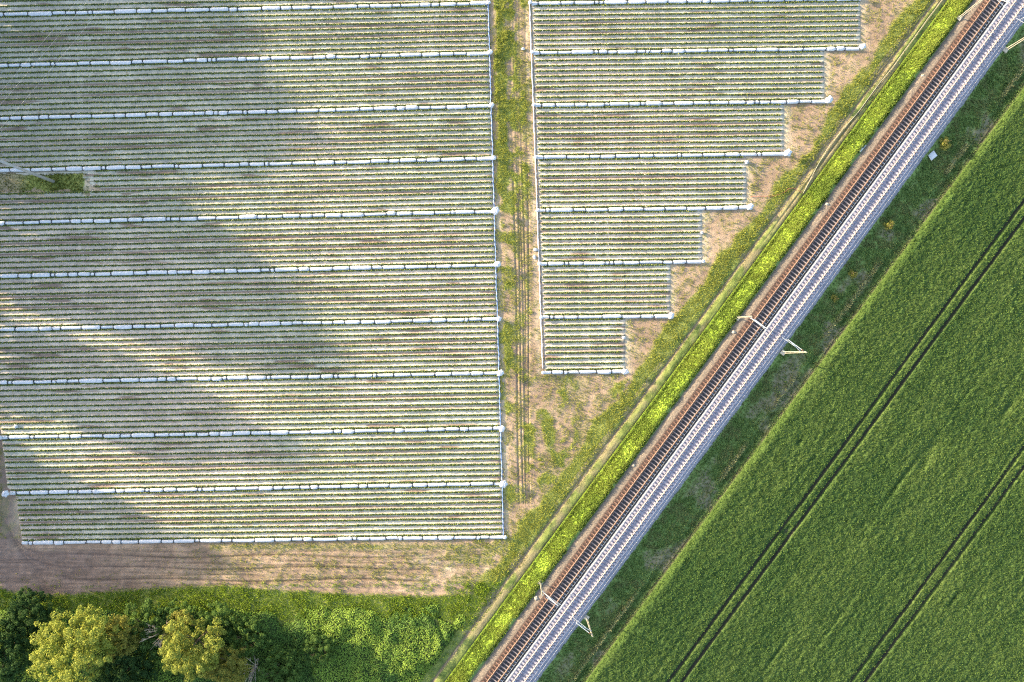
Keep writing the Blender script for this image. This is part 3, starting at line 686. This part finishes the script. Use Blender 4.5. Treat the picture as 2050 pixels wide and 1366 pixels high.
# ------------------------------------------------------------------ UNDERGROWTH at the bottom
def thicket_h(X, Y):
    U = X+.738*(Y-600); x = (X-1025)/PXM; y = (683-Y)/PXM
    e = sstep(1206, 1275, Y+50*(vnoise(x, y, 3, 51, 3)-.5))*sstep(1416, 1385, U)
    h = .25+1.5*sstep(.35, .75, vnoise(x, y, 3.2, 52, 3)) + .7*vnoise(x, y, 1.3, 53, 3)
    h = h*np.where(X > 560, .62, 1.0)
    arc = np.exp(-((np.hypot((X-820)*1.0, (Y-1310)*.75)-72)/5)**2) + .8*np.exp(-((np.hypot((X-820)*1.0, (Y-1310)*.75)-97)/5)**2)
    h = h*(1-.75*np.where((X > 850) & (Y > 1215), arc, 0))
    return h*e
def thicket():
    r = np.random.RandomState(55)
    xs = np.arange(-96, 6, .3); ys = np.arange(-68, -40, .3); x, y = np.meshgrid(xs, ys); X = 1025+PXM*x; Y = 683-PXM*y
    h = thicket_h(X, Y); z = h*.82-.12
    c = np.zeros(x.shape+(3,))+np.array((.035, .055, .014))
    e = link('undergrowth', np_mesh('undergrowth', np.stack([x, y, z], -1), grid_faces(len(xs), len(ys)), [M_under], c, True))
    tag(e, 'tangled green thicket of brambles and shrubs below the headland', 'undergrowth', None, 'stuff')
    n = 190000; x = -94+r.rand(n)*99; y = -67+r.rand(n)*27; X = 1025+PXM*x; Y = 683-PXM*y; h = thicket_h(X, Y)
    k = h > .15; x, y, X, Y, h = x[k], y[k], X[k], Y[k], h[k]; n = len(x)
    z = h*(.72+.36*r.rand(n))+.05
    d = .3; gx = (thicket_h(X+4, Y)-thicket_h(X-4, Y))/.64; gy = -(thicket_h(X, Y+4)-thicket_h(X, Y-4))/.64
    N = np.stack([-gx+r.randn(n)*.5, -gy+r.randn(n)*.5, 1+r.rand(n)*.3], -1)
    hue = vnoise(x, y, 4.5, 57, 3); q = r.rand(n)
    c = lerp3(lerp3((.07, .14, .03), (.17, .27, .06), q), lerp3((.16, .25, .035), (.28, .38, .07), q), sstep(.38, .60, hue+.15*sstep(450, 700, X)))
    V, F, cc = quads(np.stack([x, y, z], -1), N, .06+.07*r.rand(n), c*1.2, .7)
    o = link('foliage', np_mesh('foliage', V, F, [M_leaf], cc), e); o['kind'] = 'stuff'
thicket()
# ------------------------------------------------------------------ TREES
def crown_mesh(rad, hgt, z0, nclump, per, leaf, c0, c1, seed, holes=.25, csize=1.0):
    r = np.random.RandomState(seed); C = []; N = []; cc = []
    k = 0
    while k < nclump:
        d = r.randn(3); d /= np.linalg.norm(d); rr = r.rand()**.38
        p = d*rr
        if p[2] < -.75: continue
        lob = .66+.62*vnoise(np.array(d[0]*1.6+seed), np.array(d[1]*1.6+d[2]), 1, seed, 2)
        p = p*np.array((rad*lob, rad*lob, hgt/2)); p[2] += z0+hgt/2
        if vnoise(np.array(p[0]), np.array(p[1]+p[2]*.7), rad*.5, seed+3, 2) < holes: continue
        k += 1; s = csize*(.55+.55*r.rand())
        q = r.randn(per, 3); q /= np.linalg.norm(q, axis=1)[:, None]; q[:, 2] = np.abs(q[:, 2])*1.0 - .25*(r.rand(per) < .4)
        rad_ = (.55+.45*r.rand(per))[:, None]
        C.append(p+q*rad_*np.array((s*1.15, s*1.15, s*.75))); N.append(q+r.randn(per, 3)*.45+np.array((0, 0, .25)))
        t = np.clip(r.rand()*.5+r.rand(per)*.5, 0, 1); cc.append(lerp3(c0, c1, t))
    C = np.concatenate(C); N = np.concatenate(N); cc = np.concatenate(cc)
    V, F, col = quads(C, N, leaf*(.7+.6*r.rand(len(C))), cc, .7)
    return np_mesh('crown', V, F, [M_leaf], col)
def trunk_mesh(h, rad, spread, seed, m=M_bark, nl=7, base_r=.28):
    r = random.Random(seed); mb = MB(); top = (r.uniform(-.4, .4), r.uniform(-.4, .4), h*.78)
    mb.tube([(0, 0, -.2), (top[0]*.3, top[1]*.3, h*.3), top], [base_r, base_r*.75, base_r*.25], 8)
    for i in range(nl):
        a = i*2.4+r.uniform(-.4, .4); f = .3+.6*i/nl; b = Vector((top[0]*f, top[1]*f, h*.78*f)); L = spread*(1.05-.5*f)*r.uniform(.8, 1.1)
        e_ = b+Vector((math.cos(a)*L, math.sin(a)*L, h*.18+r.uniform(0, 1))); md = b.lerp(e_, .5)+Vector((0, 0, -.25))
        mb.tube([b, md, e_], [base_r*.42, base_r*.26, base_r*.08], 6)
        for q in range(2):
            a2 = a+r.uniform(-1, 1); s_ = b.lerp(e_, .6); mb.tube([s_, s_+Vector((math.cos(a2)*L*.4, math.sin(a2)*L*.4, r.uniform(.3, 1.2)))], [base_r*.16, .02], 5)
    return mb.mesh('trunk', m, True)
def tree(px, py, zc, crown, trunk, label, cat='tree', name='tree', group=None, rz=0, sc=1.0, at_top=True):
    """px,py: where the crown's mid-height zc shows in the photo (True) or the foot (False)"""
    x, y = P(px, py, zc if at_top else 0)
    e = empty(name, (x, y, 0), rz); e.scale = (sc, sc, sc); tag(e, label, cat, group)
    link('trunk', trunk, e); link('crown', crown, e)
    return e
YG0, YG1 = (.16, .21, .03), (.42, .43, .09)
cA = crown_mesh(6.3, 8.0, 4.2, 330, 75, .125, YG0, YG1, 301, .38, .66); tA = trunk_mesh(11.5, 5, 4.4, 301)
tree(152, 1300, 8.5, cA, tA, 'large yellow green tree in the bottom left corner, widest sunlit crown')
cB = crown_mesh(4.9, 7.5, 4.0, 230, 75, .12, (.14, .19, .03), (.40, .40, .085), 302, .37, .64); tB = trunk_mesh(10.5, 4, 3.6, 302)
tree(383, 1292, 8.0, cB, tB, 'yellow green tree right of the large bottom left tree, beside bare grey branches')
cC = crown_mesh(3.0, 5.5, 2.4, 120, 70, .11, (.13, .15, .03), (.34, .31, .07), 303, .32, .55); tC_ = trunk_mesh(7, 3, 2.4, 303, base_r=.18)
tree(452, 1338, 6.0, cC, tC_, 'smaller olive tree at the bottom edge, between the yellow green tree and the dead shrub')
DG0, DG1 = (.022, .055, .018), (.07, .125, .034)
tree(238, 1278, 5.5, cC, tC_, 'lower yellow green tree touching the right side of the large bottom left tree', rz=2.1, sc=1.0)
tree(352, 1258, 5.0, cC, tC_, 'small yellow green tree above the second yellow green tree', rz=4.4, sc=.75)
tree(415, 1330, 5.0, cC, tC_, 'lower yellow green tree at the bottom edge, below the second yellow green tree', rz=.9, sc=.8)
cD = crown_mesh(4.6, 5.0, 1.2, 210, 75, .13, DG0, DG1, 304, .28, .65); tD = trunk_mesh(6, 3, 3.2, 304, base_r=.2)
cE = crown_mesh(3.2, 3.8, .5, 150, 65, .12, (.05, .10, .025), (.14, .22, .05), 305, .28, .5); tE = trunk_mesh(4.2, 2, 2.2, 305, base_r=.13)
for (px, py, zc, c, t, lab, s, rz) in (
    (12, 1300, 3.5, cD, tD, 'dark green tree on the left edge, left of the large yellow green tree', 1.15, 0.4),
    (255, 1340, 3.5, cD, tD, 'dark green tree filling the gap between the two yellow green trees', 1.0, 1.9),
    (60, 1225, 3.0, cD, tD, 'dark green tree above and left of the large yellow green tree', .8, 3.0),
    (290, 1258, 3.0, cE, tE, 'green bush above the gap between the two yellow green trees', 1.2, 1.2),
    (500, 1275, 2.5, cE, tE, 'bright green bush right of the yellow green tree, above the dead shrub', 1.0, 2.2),
    (440, 1245, 2.5, cE, tE, 'green bush just above and right of the second yellow green tree', .9, 5.2),
    (560, 1345, 2.5, cE, tE, 'green bush at the bottom edge right of the dead shrub', 1.1, .7),
    (640, 1300, 2.0, cE, tE, 'low green bush in the thicket, between the dead shrub and the bottom middle', .8, 2.9),
    (345, 1245, 2.5, cE, tE, 'pale green bush at the upper tip of the second yellow green tree', .9, 3.9)):
    tree(px, py, zc, c, t, lab, rz=rz, sc=s, cat='tree' if c is cD else 'bush', name='tree' if c is cD else 'bush')
def dead(px, py, h, spread, label, seed, m):
    r = random.Random(seed); mb = MB(); x, y = P(px, py, h*.6); e = empty('dead_shrub', (x, y, 0)); tag(e, label, 'dead shrub')
    t = MB(); t.tube([(0, 0, -.1), (.1, .05, h*.35)], [.14, .10], 7); t.build('trunk', m, e)
    for i in range(22):
        a = r.uniform(0, 6.28); L = spread*r.uniform(.45, 1); z1 = h*r.uniform(.5, 1)
        b = Vector((.1, .05, h*.33)); en = Vector((math.cos(a)*L, math.sin(a)*L, z1)); md = b.lerp(en, .5)+Vector((r.uniform(-.2, .2), r.uniform(-.2, .2), r.uniform(0, .4)))
        mb.tube([b, md, en], [.055, .04, .015], 5)
        for q in range(3):
            a2 = a+r.uniform(-.9, .9); st = md.lerp(en, r.random()); mb.tube([st, st+Vector((math.cos(a2)*L*.3, math.sin(a2)*L*.3, r.uniform(-.1, .5)))], [.025, .01], 4)
    mb.build('branches', m, e)
dead(507, 1340, 4.5, 2.4, 'leafless pale shrub with spreading bare branches at the bottom edge', 401, M_dead)
dead(322, 1270, 7.0, 2.3, 'bare grey branches on the upper left side of the second yellow green tree', 402, M_dead)
# tall trees standing beyond the left edge of the photo
farm = [(crown_mesh(3.6, 9.8, 4.4, 80, 62, .27, DG0, (.14, .19, .05), 310+i, .22, 1.35), trunk_mesh(14, 5, 3.6, 310+i, base_r=.35)) for i in range(3)]
def row_tree(c, tipx, i, x0=-255):
    # shadow tip shows at column tipx on the line y = c + .394 x ; crown top at 14.1 m for scale 1
    L = (tipx-x0)/.930/PXM; h = L*math.tan(math.radians(EL)); s = h/14.4
    y0 = c + .394*x0
    cm, tm = farm[i % 3]
    e = tree(x0, y0, 0, cm, tm, 'tall leafy tree of the windbreak standing left of the fields', group='windbreak trees left of the fields', rz=i*1.3, sc=s, at_top=False)
    return e
ENV_C = [-330, -117, -40, 18, 114, 190, 225, 265, 300, 340, 376, 430, 465, 490, 515, 540, 565, 590, 640, 655, 680, 710, 750, 780, 800, 880, 900, 930, 960, 990, 1040, 1100, 1200]
ENV_T = [500, 520, 600, 665, 610, 440, 400, 420, 500, 560, 640, 700, 725, 660, 560, 400, 220, 30, 10, 420, 660, 600, 440, 280, 20, 10, 140, 280, 480, 450, 380, 300, 200]
cc_ = -330.0; i = 0
while cc_ < 1135:
    tx = float(np.interp(cc_, ENV_C, ENV_T))
    row_tree(cc_, tx+(12 if i % 2 else -12), i, -262 - 34*(i % 2)); i += 1; cc_ += 27+6*(i % 3)
for i in range(34):
    c = -330+i*44; full = float(np.interp(c, ENV_C, ENV_T))
    if full > 370 and not 590 < c < 660: row_tree(c, 90+40*(i % 3) if c < 560 else 20+30*(i % 3), i+1, -225)
for i in range(9): row_tree(905+i*36, 60+25*(i % 3), i, -215)
# ------------------------------------------------------------------ SMALL THINGS
def lump(name, px, py, z, r, m, label, cat, seed):
    o = link(name, lump_mesh(name, m, r, seed), None, (*P(px, py, z), z)); tag(o, label, cat); return o
lump('film_bag', 1495, 325, .2, (.3, .3, .28), M_film, 'small white bag at the row ends just below the fourth right field roll', 'bag', 501)
lump('film_bag', 1405, 466, .2, (.24, .24, .25), M_film, 'small white bag at the row ends below the fifth film roll of the right field', 'bag', 502)
lump('film_bag', 1249, 676, .2, (.3, .22, .25), M_film, 'small white bag at the row ends below the seventh film roll of the right field', 'bag', 503)
lump('film_bag', 32, 854, .2, (.3, .3, .28), M_film, 'small white bag among the rows near the lower left edge of the left field', 'bag', 504)
lump('film_bag', 1047, 98, .2, (.28, .22, .2), M_film, 'small white bag among weeds in the alley near the top', 'bag', 505)
lump('film_bag', 1072, 500, .2, (.35, .25, .22), M_film, 'white bag beside the white hose, upper of two near the sixth film roll', 'bag', 506)
lump('film_bag', 1070, 515, .2, (.25, .3, .2), M_film, 'white bag beside the white hose, lower of two near the sixth film roll', 'bag', 507)
lump('boulder', 1468, 665, 1.5, (.34, .26, .3), M_stone, 'cream stone on the track shoulder beside the middle left mast', 'stone', 511)
lump('boulder', 1073, 1197, 1.5, (.3, .36, .3), M_stone, 'cream stone on the track shoulder beside the bottom left mast', 'stone', 512)
lump('boulder', 1655, 409, 1.5, (.4, .26, .25), M_stone, 'pale stone on the shoulder of the old track in the upper middle', 'stone', 513)
lump('boulder', 1268, 932, 1.5, (.28, .24, .22), M_stone, 'small pale stone on the shoulder of the old track in the lower middle', 'stone', 514)
lump('boulder', 1847, 152, 1.5, (.34, .22, .2), M_stone, 'small pale stone on the shoulder of the old track near the top', 'stone', 515)
def sheet(px, py, z, w, h, rz, label):
    n = 9; V = []; r = np.random.RandomState(8)
    a = np.linspace(-w/2, w/2, n); b = np.linspace(-h/2, h/2, n); x, y = np.meshgrid(a, b)
    zz = .12+.10*vnoise(x, y, .5, 77, 2)
    V = np.stack([x+.1*y, y, zz], -1).reshape(-1, 3)
    me = np_mesh('plastic_sheet', V, grid_faces(n, n), [M_film], None, True)
    o = link('plastic_sheet', me, None, (*P(px, py, z), z)); o.rotation_euler[2] = rz
    so = o.modifiers.new('thick', 'SOLIDIFY'); so.thickness = .02; tag(o, label, 'plastic sheet')
sheet(1866, 312, .62, 1.25, 1.0, .7, 'small white plastic sheet on the shaded grass right of the new track')
sheet(1725, 297, 1.45, .5, 1.4, -.6, 'scrap of pale plastic caught in the grass beside the old track')
sc1 = crown_mesh(.75, .9, .0, 14, 60, .08, (.17, .18, .04), (.32, .30, .07), 601, .15, .38); st1 = trunk_mesh(.8, .4, .4, 601, base_r=.04, nl=4)
for px, py, lab, s in ((1775, 453, 'yellow flowering shrub on the shaded bank, uppermost of three', 1.1), (1703, 549, 'yellow flowering shrub on the shaded bank, middle of three', .9), (1668, 598, 'yellow flowering shrub on the shaded bank, lowest of three', .8), (1885, 290, 'yellow green shrub on the shaded bank above the white plastic sheet', 1.2)):
    e = tree(px, py, 0, sc1, st1, lab, 'shrub', 'shrub', None, px*.1, s*.95); e.location.z = float(bank_z(e.location.x*DY-e.location.y*DX))
# ------------------------------------------------------------------ LIGHT, SKY, CAMERA
w = bpy.data.worlds.new('World'); scene.world = w; w.use_nodes = True; nt = w.node_tree
sky = nt.nodes.new('ShaderNodeTexSky'); sky.sky_type = 'NISHITA'; sky.sun_disc = False
sunv = Vector((-math.cos(math.radians(AZ))*math.cos(math.radians(EL)), math.sin(math.radians(AZ))*math.cos(math.radians(EL)), math.sin(math.radians(EL))))
sky.sun_elevation = math.radians(EL); sky.sun_rotation = math.atan2(sunv.x, sunv.y)
sky.air_density = 1.0; sky.dust_density = 1.8; sky.ozone_density = .8
nt.links.new(sky.outputs[0], nt.nodes['Background'].inputs[0]); nt.nodes['Background'].inputs[1].default_value = .15
sl = bpy.data.lights.new('sun', 'SUN'); sl.energy = 4.3; sl.angle = math.radians(1.0); sl.color = (1, .83, .56)
so = bpy.data.objects.new('sun', sl); COL.objects.link(so); so.rotation_euler = (-sunv).to_track_quat('-Z', 'Y').to_euler()
cam = bpy.data.cameras.new('camera'); co = bpy.data.objects.new('camera', cam); COL.objects.link(co)
co.location = (0, 0, H); co.rotation_euler = (0, 0, 0); cam.sensor_width = 36; cam.lens = 36*PXM*H/2050; cam.clip_end = 6000; cam.clip_start = 1
scene.camera = co
vs = scene.view_settings; vs.view_transform = 'Standard'; vs.look = 'None'; vs.gamma = 1; vs.exposure = 2.1
scene.cycles.max_bounces = 4; scene.cycles.use_denoising = False; scene.cycles.filter_width = 1.15
